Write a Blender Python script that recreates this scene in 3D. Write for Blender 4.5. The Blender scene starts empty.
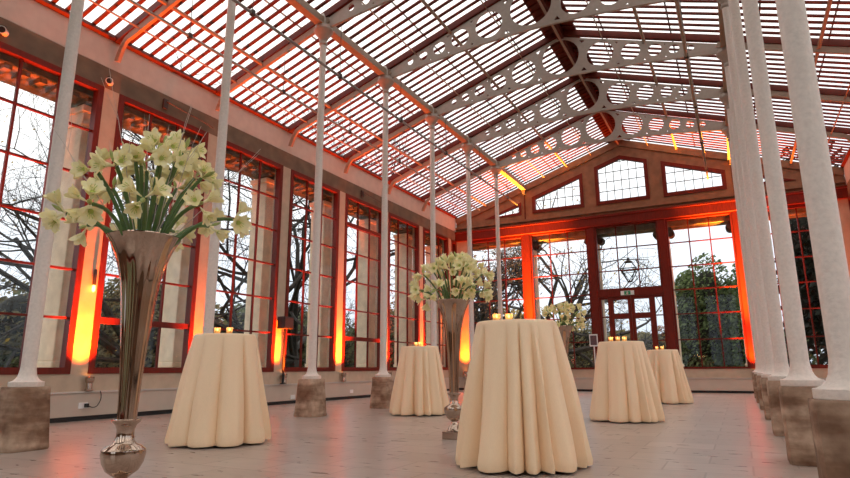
import bpy, math, random
from mathutils import Vector, Matrix
from mathutils.geometry import tessellate_polygon
R = random.Random(7)
SC = bpy.context.scene
COL = SC.collection
pi = math.pi

# ------------------------------------------------------------------ sizes (metres)
XL, XR, XC = -6.425, 0.386, -2.98          # the two column rows, ridge line
XWL, XWR = -9.207, 3.247                   # inner faces of the side walls
S, Y0 = 2.29, 3.575                        # bay length, first column line in view
YE = 20.253                                # inner face of the end wall
ZE, ZA = 6.446, 8.53                       # eaves and apex of the roof's underside
SL = (ZA - ZE) / (XC - XWL)
zr = lambda x: ZA - SL * abs(x - XC)
LY = lambda k: Y0 + S * (k - 1)            # k = 1..7
YS = LY(-1)

# ------------------------------------------------------------------ materials
def mat(name, col, rough=.6, metal=0., noise=0., scale=6., bump=0., spec=.5, col2=None, stretch=None, emit=0.):
    m = bpy.data.materials.new(name); m.use_nodes = True
    nt = m.node_tree; b = nt.nodes['Principled BSDF']
    b.inputs['Base Color'].default_value = (*col, 1)
    b.inputs['Roughness'].default_value = rough
    b.inputs['Metallic'].default_value = metal
    b.inputs['Specular IOR Level'].default_value = spec
    if emit:
        b.inputs['Emission Color'].default_value = (*col, 1); b.inputs['Emission Strength'].default_value = emit
    if noise or bump:
        tc = nt.nodes.new('ShaderNodeTexCoord'); n = nt.nodes.new('ShaderNodeTexNoise')
        n.inputs['Scale'].default_value = scale; n.inputs['Detail'].default_value = 6
        src = tc.outputs['Object']
        if stretch:
            mp = nt.nodes.new('ShaderNodeMapping'); mp.inputs['Scale'].default_value = stretch
            nt.links.new(src, mp.inputs[0]); src = mp.outputs[0]
        nt.links.new(src, n.inputs['Vector'])
        if noise:
            rp = nt.nodes.new('ShaderNodeValToRGB')
            c2 = col2 or tuple(c * (1 - noise) for c in col)
            rp.color_ramp.elements[0].position = .32; rp.color_ramp.elements[1].position = .68
            rp.color_ramp.elements[0].color = (*c2, 1); rp.color_ramp.elements[1].color = (*col, 1)
            nt.links.new(n.outputs['Fac'], rp.inputs[0]); nt.links.new(rp.outputs[0], b.inputs['Base Color'])
        if bump:
            bp = nt.nodes.new('ShaderNodeBump'); bp.inputs['Strength'].default_value = bump; bp.inputs['Distance'].default_value = .02
            nt.links.new(n.outputs['Fac'], bp.inputs['Height']); nt.links.new(bp.outputs[0], b.inputs['Normal'])
    return m

def glass_mat(name, tint, gloss):
    m = bpy.data.materials.new(name); m.use_nodes = True
    nt = m.node_tree; nt.nodes.remove(nt.nodes['Principled BSDF']); out = nt.nodes['Material Output']
    t = nt.nodes.new('ShaderNodeBsdfTransparent'); t.inputs[0].default_value = (*tint, 1)
    g = nt.nodes.new('ShaderNodeBsdfGlossy'); g.inputs['Roughness'].default_value = .03
    mx = nt.nodes.new('ShaderNodeMixShader'); mx.inputs[0].default_value = gloss
    nt.links.new(t.outputs[0], mx.inputs[1]); nt.links.new(g.outputs[0], mx.inputs[2]); nt.links.new(mx.outputs[0], out.inputs[0])
    return m

def leafy(name, c1, c2, trans=.35):
    m = bpy.data.materials.new(name); m.use_nodes = True
    nt = m.node_tree; b = nt.nodes['Principled BSDF']; out = nt.nodes['Material Output']
    gi = nt.nodes.new('ShaderNodeNewGeometry'); rp = nt.nodes.new('ShaderNodeValToRGB')
    rp.color_ramp.elements[0].color = (*c1, 1); rp.color_ramp.elements[1].color = (*c2, 1)
    nt.links.new(gi.outputs['Random Per Island'], rp.inputs[0]); nt.links.new(rp.outputs[0], b.inputs['Base Color'])
    b.inputs['Roughness'].default_value = .55
    tr = nt.nodes.new('ShaderNodeBsdfTranslucent'); nt.links.new(rp.outputs[0], tr.inputs[0])
    mx = nt.nodes.new('ShaderNodeMixShader'); mx.inputs[0].default_value = trans
    nt.links.new(b.outputs[0], mx.inputs[1]); nt.links.new(tr.outputs[0], mx.inputs[2]); nt.links.new(mx.outputs[0], out.inputs[0])
    return m

def stone_block_mat():
    """worn sandstone: horizontal bands of brown staining"""
    m = mat('weathered_stone', (.56, .42, .32), .85, noise=.5, scale=9, bump=.6, col2=(.30, .20, .14))
    nt = m.node_tree; b = nt.nodes['Principled BSDF']
    ramp = [n for n in nt.nodes if n.type == 'VALTORGB'][0]
    tc = [n for n in nt.nodes if n.type == 'TEX_COORD'][0]
    mp = nt.nodes.new('ShaderNodeMapping'); mp.inputs['Scale'].default_value = (1.2, 1.2, 6.5)
    oi = nt.nodes.new('ShaderNodeObjectInfo')
    ad = nt.nodes.new('ShaderNodeVectorMath'); ad.operation = 'SCALE'
    ad.inputs[0].default_value = (9, 5, 7); nt.links.new(oi.outputs['Random'], ad.inputs['Scale'])
    ad2 = nt.nodes.new('ShaderNodeVectorMath'); nt.links.new(tc.outputs['Object'], ad2.inputs[0]); nt.links.new(ad.outputs[0], ad2.inputs[1])
    n2 = nt.nodes.new('ShaderNodeTexNoise'); n2.inputs['Scale'].default_value = 1.0; n2.inputs['Detail'].default_value = 4
    nt.links.new(ad2.outputs[0], mp.inputs[0]); nt.links.new(mp.outputs[0], n2.inputs['Vector'])
    rp = nt.nodes.new('ShaderNodeValToRGB')
    rp.color_ramp.elements[0].position = .4; rp.color_ramp.elements[1].position = .6
    rp.color_ramp.elements[0].color = (.48, .36, .28, 1); rp.color_ramp.elements[1].color = (1, .95, .9, 1)
    nt.links.new(n2.outputs['Fac'], rp.inputs[0])
    mx = nt.nodes.new('ShaderNodeMix'); mx.data_type = 'RGBA'; mx.blend_type = 'MULTIPLY'; mx.inputs[0].default_value = 1
    nt.links.new(ramp.outputs[0], mx.inputs[6]); nt.links.new(rp.outputs[0], mx.inputs[7])
    nt.links.new(mx.outputs[2], b.inputs['Base Color'])
    return m

def floor_mat():
    m = bpy.data.materials.new('floor_tiles'); m.use_nodes = True
    nt = m.node_tree; b = nt.nodes['Principled BSDF']
    tc = nt.nodes.new('ShaderNodeTexCoord'); br = nt.nodes.new('ShaderNodeTexBrick')
    br.inputs['Scale'].default_value = 1; br.inputs['Brick Width'].default_value = .62; br.inputs['Row Height'].default_value = .46
    br.inputs['Mortar Size'].default_value = .008; br.inputs['Mortar Smooth'].default_value = .2
    br.inputs['Color1'].default_value = (.36, .295, .26, 1); br.inputs['Color2'].default_value = (.43, .36, .32, 1)
    br.inputs['Mortar'].default_value = (.26, .205, .175, 1)
    n = nt.nodes.new('ShaderNodeTexNoise'); n.inputs['Scale'].default_value = 5; n.inputs['Detail'].default_value = 8
    mp = nt.nodes.new('ShaderNodeMapping'); mp.inputs['Scale'].default_value = (.8, 2.5, 1)
    nt.links.new(tc.outputs['Object'], br.inputs['Vector']); nt.links.new(tc.outputs['Object'], mp.inputs[0]); nt.links.new(mp.outputs[0], n.inputs['Vector'])
    rp = nt.nodes.new('ShaderNodeValToRGB'); rp.color_ramp.elements[0].color = (.78, .74, .72, 1); rp.color_ramp.elements[1].color = (1.12, 1.1, 1.1, 1)
    rp.color_ramp.elements[0].position = .3; rp.color_ramp.elements[1].position = .7
    nt.links.new(n.outputs['Fac'], rp.inputs[0])
    mx = nt.nodes.new('ShaderNodeMix'); mx.data_type = 'RGBA'; mx.blend_type = 'MULTIPLY'; mx.inputs[0].default_value = 1
    nt.links.new(br.outputs['Color'], mx.inputs[6]); nt.links.new(rp.outputs[0], mx.inputs[7]); nt.links.new(mx.outputs[2], b.inputs['Base Color'])
    r2 = nt.nodes.new('ShaderNodeMapRange'); r2.inputs[3].default_value = .20; r2.inputs[4].default_value = .42
    nt.links.new(n.outputs['Fac'], r2.inputs[0]); nt.links.new(r2.outputs[0], b.inputs['Roughness'])
    bp = nt.nodes.new('ShaderNodeBump'); bp.inputs['Strength'].default_value = .25; bp.inputs['Distance'].default_value = .004
    nt.links.new(br.outputs['Fac'], bp.inputs['Height']); bp.invert = True; nt.links.new(bp.outputs[0], b.inputs['Normal'])
    return m

M = dict(
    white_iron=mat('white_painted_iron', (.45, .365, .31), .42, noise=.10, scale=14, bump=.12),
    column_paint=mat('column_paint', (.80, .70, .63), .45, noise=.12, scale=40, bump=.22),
    beam_paint=mat('beam_paint', (.60, .52, .45), .55, noise=.12, scale=5),
    stone_tan=mat('tan_stone', (.23, .145, .09), .8, noise=.35, scale=4, bump=.15, col2=(.16, .10, .065)),
    cream=mat('cream_plaster', (.56, .44, .32), .75, noise=.16, scale=5, bump=.08),
    gable=mat('gable_stone', (.29, .145, .075), .75, noise=.3, scale=5, bump=.1),
    dado=mat('dado_paint', (.58, .49, .40), .55, noise=.08, scale=3),
    ledge=mat('ledge_paint', (.55, .50, .45), .5),
    black=mat('black_rubber', (.012, .011, .011), .6),
    red=mat('red_stained_wood', (.17, .017, .007), .42, spec=.25, noise=.35, scale=9, stretch=(4, 4, .6)),
    darkred=mat('dark_red_wood', (.14, .020, .010), .55, spec=.25, noise=.3, scale=8),
    lattice=mat('window_lead', (.05, .04, .04), .5),
    tan_iron=mat('tan_painted_iron', (.36, .25, .18), .5, noise=.12, scale=10),
    grey_metal=mat('grey_metal', (.30, .29, .28), .4, metal=.6),
    dark_metal=mat('dark_metal', (.06, .045, .04), .45, metal=.3),
    glass=glass_mat('window_glass', (.97, .98, .98), .018),
    roofglass=glass_mat('roof_glass', (.95, .96, .97), .03),
    cloth=mat('cream_satin', (.94, .70, .46), .5, noise=.05, scale=180, stretch=(1, 1, .25), bump=.03),
    silver=mat('polished_nickel', (.52, .40, .32), .05, metal=1., noise=.05, scale=3),
    stone=stone_block_mat(),
    floor=floor_mat(),
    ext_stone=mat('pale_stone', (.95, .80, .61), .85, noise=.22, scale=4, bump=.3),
    ext_dark=mat('dark_stone', (.15, .12, .10), .9, noise=.5, scale=6, bump=.4),  # darker stone for the scrolled capitals outside
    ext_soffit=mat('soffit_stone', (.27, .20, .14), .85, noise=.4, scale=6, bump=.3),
    lawn=mat('lawn_grass', (.10, .12, .045), .9, noise=.5, scale=3),
    bark=mat('bark', (.035, .028, .024), .9, noise=.5, scale=5),
    bark2=mat('grey_bark', (.085, .07, .062), .9, noise=.5, scale=5),
    petal=mat('ivory_petal', (.97, .92, .68), .5, noise=.12, scale=14, col2=(.96, .86, .42)),
    throat=mat('lime_throat', (.50, .58, .14), .5),
    anther=mat('yellow_anther', (.75, .55, .15), .6),
    stalk=mat('green_stalk', (.10, .19, .045), .45, noise=.3, scale=12),
    bud=mat('green_bud', (.42, .50, .16), .5, noise=.25, scale=20),
    twig=mat('silver_twig', (.55, .47, .40), .5),
    brick=mat('house_wall', (.55, .54, .53), .8), slate=mat('house_roof', (.14, .12, .12), .8),
    white=mat('white_plastic', (.8, .8, .78), .4), green=mat('sign_green', (.02, .27, .12), .4),
    photo=mat('printed_card', (.03, .045, .06), .5, noise=.8, scale=30, col2=(.20, .08, .08)),
    wax=mat('candle_wax', (.85, .68, .42), .5),
    flame=mat('candle_flame', (1., .66, .30), emit=6),
    lamp=mat('amber_lamp_face', (1., .36, .06), emit=9),
    bulb=mat('warm_bulb', (1., .45, .08), emit=10),
)
def petal_mat():
    m = M['petal']; nt = m.node_tree; b = nt.nodes['Principled BSDF']; out = nt.nodes['Material Output']
    rp = [n for n in nt.nodes if n.type == 'VALTORGB'][0]
    t = nt.nodes.new('ShaderNodeBsdfTranslucent'); nt.links.new(rp.outputs[0], t.inputs[0])
    mx = nt.nodes.new('ShaderNodeMixShader'); mx.inputs[0].default_value = .22
    nt.links.new(b.outputs[0], mx.inputs[1]); nt.links.new(t.outputs[0], mx.inputs[2]); nt.links.new(mx.outputs[0], out.inputs[0])
petal_mat()
M['leaf_dark'] = leafy('evergreen_leaves', (.03, .05, .018), (.20, .28, .10))
M['leaf_mid'] = leafy('shrub_leaves', (.045, .06, .028), (.17, .20, .09))
M['leaf_olive'] = leafy('olive_leaves', (.07, .065, .03), (.27, .23, .11))
M['leaf_rust'] = leafy('rust_leaves', (.18, .07, .04), (.42, .22, .11))
M['leaf_yellow'] = leafy('yellow_leaves', (.35, .22, .04), (.62, .45, .12))
M['leaf_black'] = leafy('yew_needles', (.002, .004, .002), (.010, .016, .008), .1)
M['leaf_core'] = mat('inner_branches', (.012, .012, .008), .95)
def cup_mat():
    m = bpy.data.materials.new('amber_cup'); m.use_nodes = True
    nt = m.node_tree; nt.nodes.remove(nt.nodes['Principled BSDF']); out = nt.nodes['Material Output']
    t = nt.nodes.new('ShaderNodeBsdfTransparent'); t.inputs[0].default_value = (1, .93, .80, 1)
    g = nt.nodes.new('ShaderNodeBsdfTranslucent'); g.inputs[0].default_value = (1, .82, .58, 1)
    mx = nt.nodes.new('ShaderNodeMixShader'); mx.inputs[0].default_value = .35
    nt.links.new(t.outputs[0], mx.inputs[1]); nt.links.new(g.outputs[0], mx.inputs[2]); nt.links.new(mx.outputs[0], out.inputs[0])
    return m
M['cup'] = cup_mat()

# ------------------------------------------------------------------ mesh builder
class MB:
    def __init__(s): s.v = []; s.f = []
    def add(s, vs, fs):
        b = len(s.v); s.v += [tuple(x) for x in vs]; s.f += [tuple(b + i for i in f) for f in fs]; return s
    def box(s, x0, x1, y0, y1, z0, z1):
        return s.add([(x, y, z) for z in (z0, z1) for y in (y0, y1) for x in (x0, x1)],
                     [(0, 2, 3, 1), (4, 5, 7, 6), (0, 1, 5, 4), (2, 6, 7, 3), (0, 4, 6, 2), (1, 3, 7, 5)])
    def bar(s, a, b, w, h, up=(0, 0, 1)):
        """square-cut bar from a to b; w across, h along 'up'"""
        a, b = Vector(a), Vector(b); d = (b - a).normalized(); u = Vector(up); r = d.cross(u).normalized(); u = r.cross(d)
        vs = [p + r * (w / 2 * i) + u * (h / 2 * j) for p in (a, b) for j in (-1, 1) for i in (-1, 1)]
        return s.add(vs, [(0, 1, 3, 2), (4, 6, 7, 5), (0, 4, 5, 1), (2, 3, 7, 6), (0, 2, 6, 4), (1, 5, 7, 3)])
    def tube(s, pts, rad, n=8, cap=True):
        pts = [Vector(p) for p in pts]
        if not hasattr(rad, '__len__'): rad = [rad] * len(pts)
        vs = []; prev = None
        for i, p in enumerate(pts):
            d = (pts[min(i + 1, len(pts) - 1)] - pts[max(i - 1, 0)])
            d = d.normalized() if d.length > 1e-9 else Vector((0, 0, 1))
            if prev is None:
                prev = d.cross(Vector((0, 0, 1)) if abs(d.z) < .9 else Vector((1, 0, 0))).normalized()
            r = (prev - d * prev.dot(d)).normalized(); prev = r; u = d.cross(r)
            for k in range(n):
                a = 2 * pi * k / n; vs.append(p + (r * math.cos(a) + u * math.sin(a)) * rad[i])
        fs = []
        for i in range(len(pts) - 1):
            for k in range(n):
                k2 = (k + 1) % n; fs.append((i * n + k, i * n + k2, (i + 1) * n + k2, (i + 1) * n + k))
        if cap:
            fs.append(tuple(range(n - 1, -1, -1))); fs.append(tuple((len(pts) - 1) * n + k for k in range(n)))
        return s.add(vs, fs)
    def lathe(s, prof, n=32, c=(0, 0, 0), sq=0):
        """prof: (r, z) list; sq>0 squares the ring (superellipse)"""
        vs = []
        for r, z in prof:
            for k in range(n):
                a = 2 * pi * (k + .5) / n; ca, sa = math.cos(a), math.sin(a); q = 1
                if sq: q = (abs(ca) ** sq + abs(sa) ** sq) ** (-1 / sq)
                vs.append((c[0] + r * q * ca, c[1] + r * q * sa, c[2] + z))
        fs = []
        for i in range(len(prof) - 1):
            for k in range(n):
                k2 = (k + 1) % n; fs.append((i * n + k, i * n + k2, (i + 1) * n + k2, (i + 1) * n + k))
        fs.append(tuple(range(n - 1, -1, -1))); fs.append(tuple((len(prof) - 1) * n + k for k in range(n)))
        return s.add(vs, fs)
    def plate(s, outer, holes, fn, t0, t1):
        """flat plate with holes: 2-D loops put in space by fn(u, v, t), thickness t0..t1"""
        loops = [[Vector((u, v, 0)) for u, v in l] for l in [outer] + holes]
        flat = [p for l in loops for p in l]; tris = tessellate_polygon(loops); n = len(flat)
        vs = [fn(p.x, p.y, t0) for p in flat] + [fn(p.x, p.y, t1) for p in flat]
        fs = [tuple(t) for t in tris] + [tuple(n + i for i in reversed(t)) for t in tris]
        b = 0
        for l in loops:
            for i in range(len(l)):
                j = (i + 1) % len(l); fs.append((b + i, b + j, n + b + j, n + b + i))
            b += len(l)
        return s.add(vs, fs)
    def build(s, name, m, parent=None, smooth=False, loc=None, bevel=0.):
        me = bpy.data.meshes.new(name); me.from_pydata(s.v, [], s.f); me.update()
        import bmesh
        bm = bmesh.new(); bm.from_mesh(me); bmesh.ops.recalc_face_normals(bm, faces=bm.faces); bm.to_mesh(me); bm.free()
        me.materials.append(M[m] if isinstance(m, str) else m)
        o = bpy.data.objects.new(name, me); COL.objects.link(o)
        if smooth:
            me.polygons.foreach_set('use_smooth', [True] * len(me.polygons))
            me.set_sharp_from_angle(angle=math.radians(42))
        if bevel:
            b = o.modifiers.new('Bevel', 'BEVEL'); b.width = bevel; b.segments = 2; b.limit_method = 'ANGLE'
        if parent: o.parent = parent
        if loc: o.location = loc
        return o

def tag(o, label, cat, group=None, kind=None):
    o['label'] = label; o['category'] = cat
    if group: o['group'] = group
    if kind: o['kind'] = kind
    return o
def thing(name, loc, label, cat, group=None, rz=0., kind=None):
    o = bpy.data.objects.new(name, None); COL.objects.link(o); o.empty_display_size = .1
    o.location = loc; o.rotation_euler[2] = rz
    return tag(o, label, cat, group, kind)
def struct(o, label=None, cat=None):
    o['kind'] = 'structure'
    if label: o['label'] = label
    if cat: o['category'] = cat
    return o
def sgroup(name, label, cat):
    o = bpy.data.objects.new(name, None); COL.objects.link(o); return struct(o, label, cat)
def dup(root, loc, label=None, rz=None, scale=None):
    r = root.copy(); COL.objects.link(r); r.location = loc
    if rz is not None: r.rotation_euler[2] = rz
    if scale: r.scale = (scale,) * 3
    if label: r['label'] = label
    for ch in list(root.children):
        c = ch.copy(); COL.objects.link(c); c.parent = r
        for g in list(ch.children):
            d = g.copy(); COL.objects.link(d); d.parent = c
    return r
ORD = ['', 'first', 'second', 'third', 'fourth', 'fifth', 'sixth', 'seventh', 'eighth', 'ninth', 'tenth']

# ------------------------------------------------------------------ floor and ground
fl = MB().box(XWL - .3, XWR + .3, YS, YE + .3, -.12, 0).build('floor', 'floor')
struct(fl, 'grey brown stone tiled floor with a soft sheen', 'floor')
gr = MB().box(-140, 120, -60, 190, -.5, -.16).build('ground', 'lawn')
struct(gr, 'grass ground outside the conservatory', 'ground')

# ------------------------------------------------------------------ side walls with piers and windows
def window(name, fn, u0, u1, z0, z1, ncol, zs, thick, label, fw=.10):
    """fn(u, w, z) puts wall coordinates in space; w grows outwards"""
    root = sgroup(name, label, 'window')
    def bx(mb, a0, a1, w0, w1, c0, c1):
        vs = [fn(a, w, c) for c in (c0, c1) for w in (w0, w1) for a in (a0, a1)]
        mb.add(vs, [(0, 2, 3, 1), (4, 5, 7, 6), (0, 1, 5, 4), (2, 6, 7, 3), (0, 4, 6, 2), (1, 3, 7, 5)])
    f = MB()
    bx(f, u0, u0 + fw, -.02, .12, z0, z1); bx(f, u1 - fw, u1, -.02, .12, z0, z1)
    bx(f, u0 + fw, u1 - fw, -.02, .12, z0, z0 + fw); bx(f, u0 + fw, u1 - fw, -.02, .12, z1 - fw, z1)
    f.build('frame', 'red', root)
    g = MB(); a0, a1 = u0 + fw, u1 - fw
    for i in range(1, ncol):
        c = a0 + (a1 - a0) * i / ncol; bx(g, c - .018, c + .018, .03, .075, z0 + fw, z1 - fw)
    for i, z in enumerate(zs):
        h = .05 if i in thick else .017
        bx(g, a0, a1, .028 if h < .03 else .0, .077 if h < .03 else .1, z - h, z + h)
    g.build('glazing_bars', 'red', root)
    p = MB(); bx(p, a0, a1, .049, .055, z0 + fw, z1 - fw); p.build('glass', 'glass', root)
    return root
ROWS = [1.565, 2.33, 3.11, 3.91, 4.69]
nwin = 0
for side in (-1, 1):
    sn = 'left' if side < 0 else 'right'
    X = XWL if side < 0 else XWR
    fn = (lambda u, w, z: (XWL - w, u, z)) if side < 0 else (lambda u, w, z: (XWR + w, u, z))
    xi = lambda w: X + side * w           # w outwards
    def sb(mb, w0, w1, y0, y1, z0, z1):
        a, b = sorted((xi(w0), xi(w1))); mb.box(a, b, y0, y1, z0, z1)
    wall = sgroup('wall_' + sn, sn + ' side wall of tall windows between plastered piers', 'wall')
    m = MB(); sb(m, -.05, .25, YS, YE, .07, .42); m.build('dado_panel', 'dado', wall, bevel=.006)
    m = MB(); sb(m, -.075, -.0, YS, YE, .42, .445); m.build('ledge', 'ledge', wall)
    m = MB(); sb(m, 0, .25, YS, YE, .42, .71); m.build('low_wall', 'cream', wall)
    m = MB(); sb(m, 0, .25, YS, YE, 5.52, 5.90); m.build('header', 'stone_tan', wall)
    for k in range(-1, 9):
        y = LY(k) + .02
        h = .145
        y1 = min(y + h, YE - .01)
        m = MB(); sb(m, 0, .25, max(y - h, YS), y1, .71, 5.52); m.build('pier', 'cream', wall)
    fa = MB(); sb(fa, .001, .2, YS, YE, 5.90, ZE - .02)
    t = fa.build('trim_1' if side < 0 else 'trim_2', 'beam_paint', bevel=.012)
    struct(t, 'broad painted eaves beam along the top of the %s wall' % sn, 'beam')
    bs = MB(); sb(bs, -.03, .1, YS, YE, 0, .07)
    struct(bs.build('baseboard_' + sn, 'black'), 'black recessed skirting strip along the %s wall' % sn, 'baseboard')
    for k in range(-1, 9):
        a, b = LY(k) + .165, LY(k + 1) - .125
        if k == 8: b = YE - .05
        if b - a < .4: continue
        nwin += 1
        th = (0, 4) if k in (2, 5) else ()
        window('window_%d' % nwin, fn, a, b, .71, 5.52, 3 if k < 8 else 1, ROWS, th,
               'tall red framed window in the %s wall, %s bay from the end wall' % (sn, ORD[max(1, 8 - k)]))

# ------------------------------------------------------------------ end wall
bfn = lambda u, w, z: (u, YE + w, z)
wb = sgroup('wall_back', 'end wall with pointed gable windows over tall red windows', 'wall')
m = MB().box(XWL, XWR, YE - .05, YE + .25, .07, .42); m.build('dado_panel', 'dado', wb, bevel=.006)
MB().box(XWL, XWR, YE - .075, YE, .42, .445).build('ledge', 'ledge', wb)
MB().box(XWL, XWR, YE, YE + .25, .42, .71).build('low_wall', 'cream', wb)
MB().box(XWL, XWR, YE - .12, YE + .25, 5.50, 5.80).build('head_beam', 'red', wb, bevel=.01)
MB().box(XWL, XWR, YE - .16, YE + .0, 5.80, 5.86).build('head_moulding', 'red', wb)
for q, x in enumerate((XWL + .30, XL + .02, XC - 1.14, XC + 1.14, XR - .04, XWR - .30)):
    hw = .30 if q in (0, 5) else .12
    if q in (0, 5):
        x0, x1 = (XWL, XWL + .52) if q == 0 else (XWR - .52, XWR)
        MB().box(x0, x1, YE, YE + .25, .71, 5.5).build('corner_pier', 'cream', wb)
    else:
        MB().box(x - hw, x + hw, YE - .06, YE + .22, .71, 5.5).build('window_post', 'red', wb, bevel=.012)
struct(MB().box(XWL, XWR, YE - .03, YE + .05, 0, .07).build('baseboard_back', 'black'), 'black recessed skirting strip along the end wall', 'baseboard')
# gable: a stone frame with five openings
OFF = .60
dtop = lambda x: zr(x) - OFF
zb = 6.25
rk = MB()
for sd in (-1, 1):
    xe = XWL if sd < 0 else XWR
    a_, b_ = Vector((xe, YE - .025, zr(xe) - .14)), Vector((XC, YE - .025, ZA - .14))
    rk.bar(a_, b_, .05, .22)
rk.build('raking_band', 'gable', wb)
for x in (XL, XR):
    MB().box(x - .05, x + .05, YE - .12, YE - .05, 7.0, 7.22).build('purlin_bracket', 'tan_iron', wb)
    MB().box(x - .02, x + .02, YE - .03, YE, 6.0, 7.0).build('tie_strap', 'darkred', wb)
holes = []; openings = []
def op(xs):
    pts = [(xs[0], zb), (xs[-1], zb)] + [(x, dtop(x)) for x in reversed(xs)]
    return pts
A0 = XC - (ZA - OFF - zb) / SL
for xs in ((A0, -6.56), (-6.15, -4.28), (-3.86, XC, 2 * XC + 3.86), (2 * XC + 4.28, 2 * XC + 6.15), (2 * XC + 6.56, 2 * XC - A0)):
    if abs(xs[0] - A0) < 1e-6: pts = [(A0, zb), (xs[1], zb), (xs[1], dtop(xs[1]))]
    elif abs(xs[-1] - (2 * XC - A0)) < 1e-6: pts = [(xs[0], zb), (xs[-1], zb), (xs[0], dtop(xs[0]))]
    else: pts = op(xs)
    holes.append(pts)
outer = [(XWL, 5.80), (XWR, 5.80), (XWR, zr(XWR)), (XC, ZA), (XWL, zr(XWL))]
MB().plate(outer, holes, lambda u, v, t: (u, YE + t, v), 0, .25).build('gable', 'gable', wb)
MB().box(XWL, XWR, YE - .07, YE, 5.98, 6.06).build('string_moulding', 'gable', wb)
for q, x in enumerate((XWL + .02, XL, XC, XR, XWR - .02)):
    pass
def inset(pts, d):
    c = []; n = len(pts)
    for i in range(n):
        p0, p1, p2 = Vector(pts[i - 1]), Vector(pts[i]), Vector(pts[(i + 1) % n])
        e1, e2 = (p1 - p0).normalized(), (p2 - p1).normalized()
        n1, n2 = Vector((-e1.y, e1.x)), Vector((-e2.y, e2.x))
        b = (n1 + n2); b = b / max(b.length_squared, .25) * 2
        q = p1 + b * d; c.append((q.x, q.y))
    return c
glab = ['small triangular', 'left sloping', 'centre pointed', 'right sloping', 'small right triangular']
for q, pts in enumerate(holes):
    nwin += 1
    w = sgroup('window_%d' % nwin, '%s gable window with red frame and fine lattice' % glab[q], 'window')
    inn = inset(pts, .10 if q in (0, 4) else .125)
    MB().plate(pts, [inn], lambda u, v, t: (u, YE + t, v), -.03, .10).build('frame', 'red', w)
    MB().plate(inn, [], lambda u, v, t: (u, YE + t, v), .045, .051).build('glass', 'glass', w)
    g = MB(); xs = [p[0] for p in inn]; zs = [p[1] for p in inn]
    def top_at(x):
        best = min(zs)
        for i in range(len(inn)):
            (xa, za), (xb, zb_) = inn[i], inn[(i + 1) % len(inn)]
            if min(xa, xb) - 1e-6 <= x <= max(xa, xb) + 1e-6 and abs(xa - xb) > 1e-6:
                best = max(best, za + (zb_ - za) * (x - xa) / (xb - xa))
        return best
    nx = max(2, round((max(xs) - min(xs)) / .265)); ns = []
    for i in range(1, nx):
        x = min(xs) + (max(xs) - min(xs)) * i / nx; g.box(x - .009, x + .009, YE + .03, YE + .066, min(zs), top_at(x))
    z = min(zs) + .34
    while z < max(zs) - .05:
        pr = [min(xs) + (max(xs) - min(xs)) * i / 60 for i in range(61)]
        ok = [x for x in pr if top_at(x) > z]
        if ok: g.box(min(ok), max(ok), YE + .032, YE + .064, z - .009, z + .009)
        z += .34
    g.build('lattice', 'lattice', w)
# tall windows of the end wall
posts = [XWL + .52, XL + .02, XC - 1.14, XC + 1.14, XR - .04, XWR - .52]
for q in range(5):
    nwin += 1
    a = posts[q] + (.0 if q == 0 else .12); b = posts[q + 1] - (.0 if q == 4 else .12)
    if q == 2: continue
    window('window_%d' % nwin, bfn, a, b, .71, 5.5, 3, [1.6, 2.40, 3.17, 3.92, 4.69], (),
           '%s tall red framed window of the end wall' % ('aisle side', 'second', '', 'fourth', 'right aisle')[q], fw=.06 if q in (1, 3) else .10)
# door bay: upper window, side lights, transom and double door
a, b = XC - 1.02, XC + 1.02
window('window_%d' % nwin, bfn, a, b, 3.27, 5.5, 3, [3.93, 4.70], (), 'upper window above the double door', fw=.06)
MB().box(a, b, YE - .05, YE + .18, 3.05, 3.27).build('door_transom', 'red', wb)
for q, (s0, s1) in enumerate(((a, XC - .66), (XC + .66, b))):
    nwin += 1
    window('window_%d' % nwin, bfn, s0, s1, .0, 3.05, 1, [.8, 1.6, 2.40], (), 'narrow sidelight beside the double door, on the %s' % ('left', 'right')[q], fw=.07)
MB().box(a - .02, b + .02, YE - .0751, YE + .2501, .0, .02).build('door_sill', 'red', wb)
for q in (0, 1):
    d = sgroup('door_%d' % (q + 1), '%s leaf of the red glazed double door' % ('left', 'right')[q], 'door')
    d0, d1 = (XC - .66, XC - .005) if q == 0 else (XC + .005, XC + .66)
    f = MB(); t0, t1 = YE - .02, YE + .06
    f.box(d0, d0 + .10, t0, t1, .02, 3.05); f.box(d1 - .10, d1, t0, t1, .02, 3.05)
    for z0, z1 in ((.02, .35), (1.15, 1.25), (2.32, 2.50), (2.95, 3.05)): f.box(d0 + .1, d1 - .1, t0, t1, z0, z1)
    f.build('door_frame', 'red', d)
    MB().box(d0 + .1, d1 - .1, YE + .015, YE + .021, .35, 2.95).build('glass', 'glass', d)
    hx = d1 - .05 if q == 0 else d0 + .05
    MB().tube([(hx, t0 - .001, 1.10), (hx, t0 - .05, 1.12), (hx, t0 - .05, 1.38), (hx, t0 - .001, 1.40)], .010).build('door_handle', 'silver', d)
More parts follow.
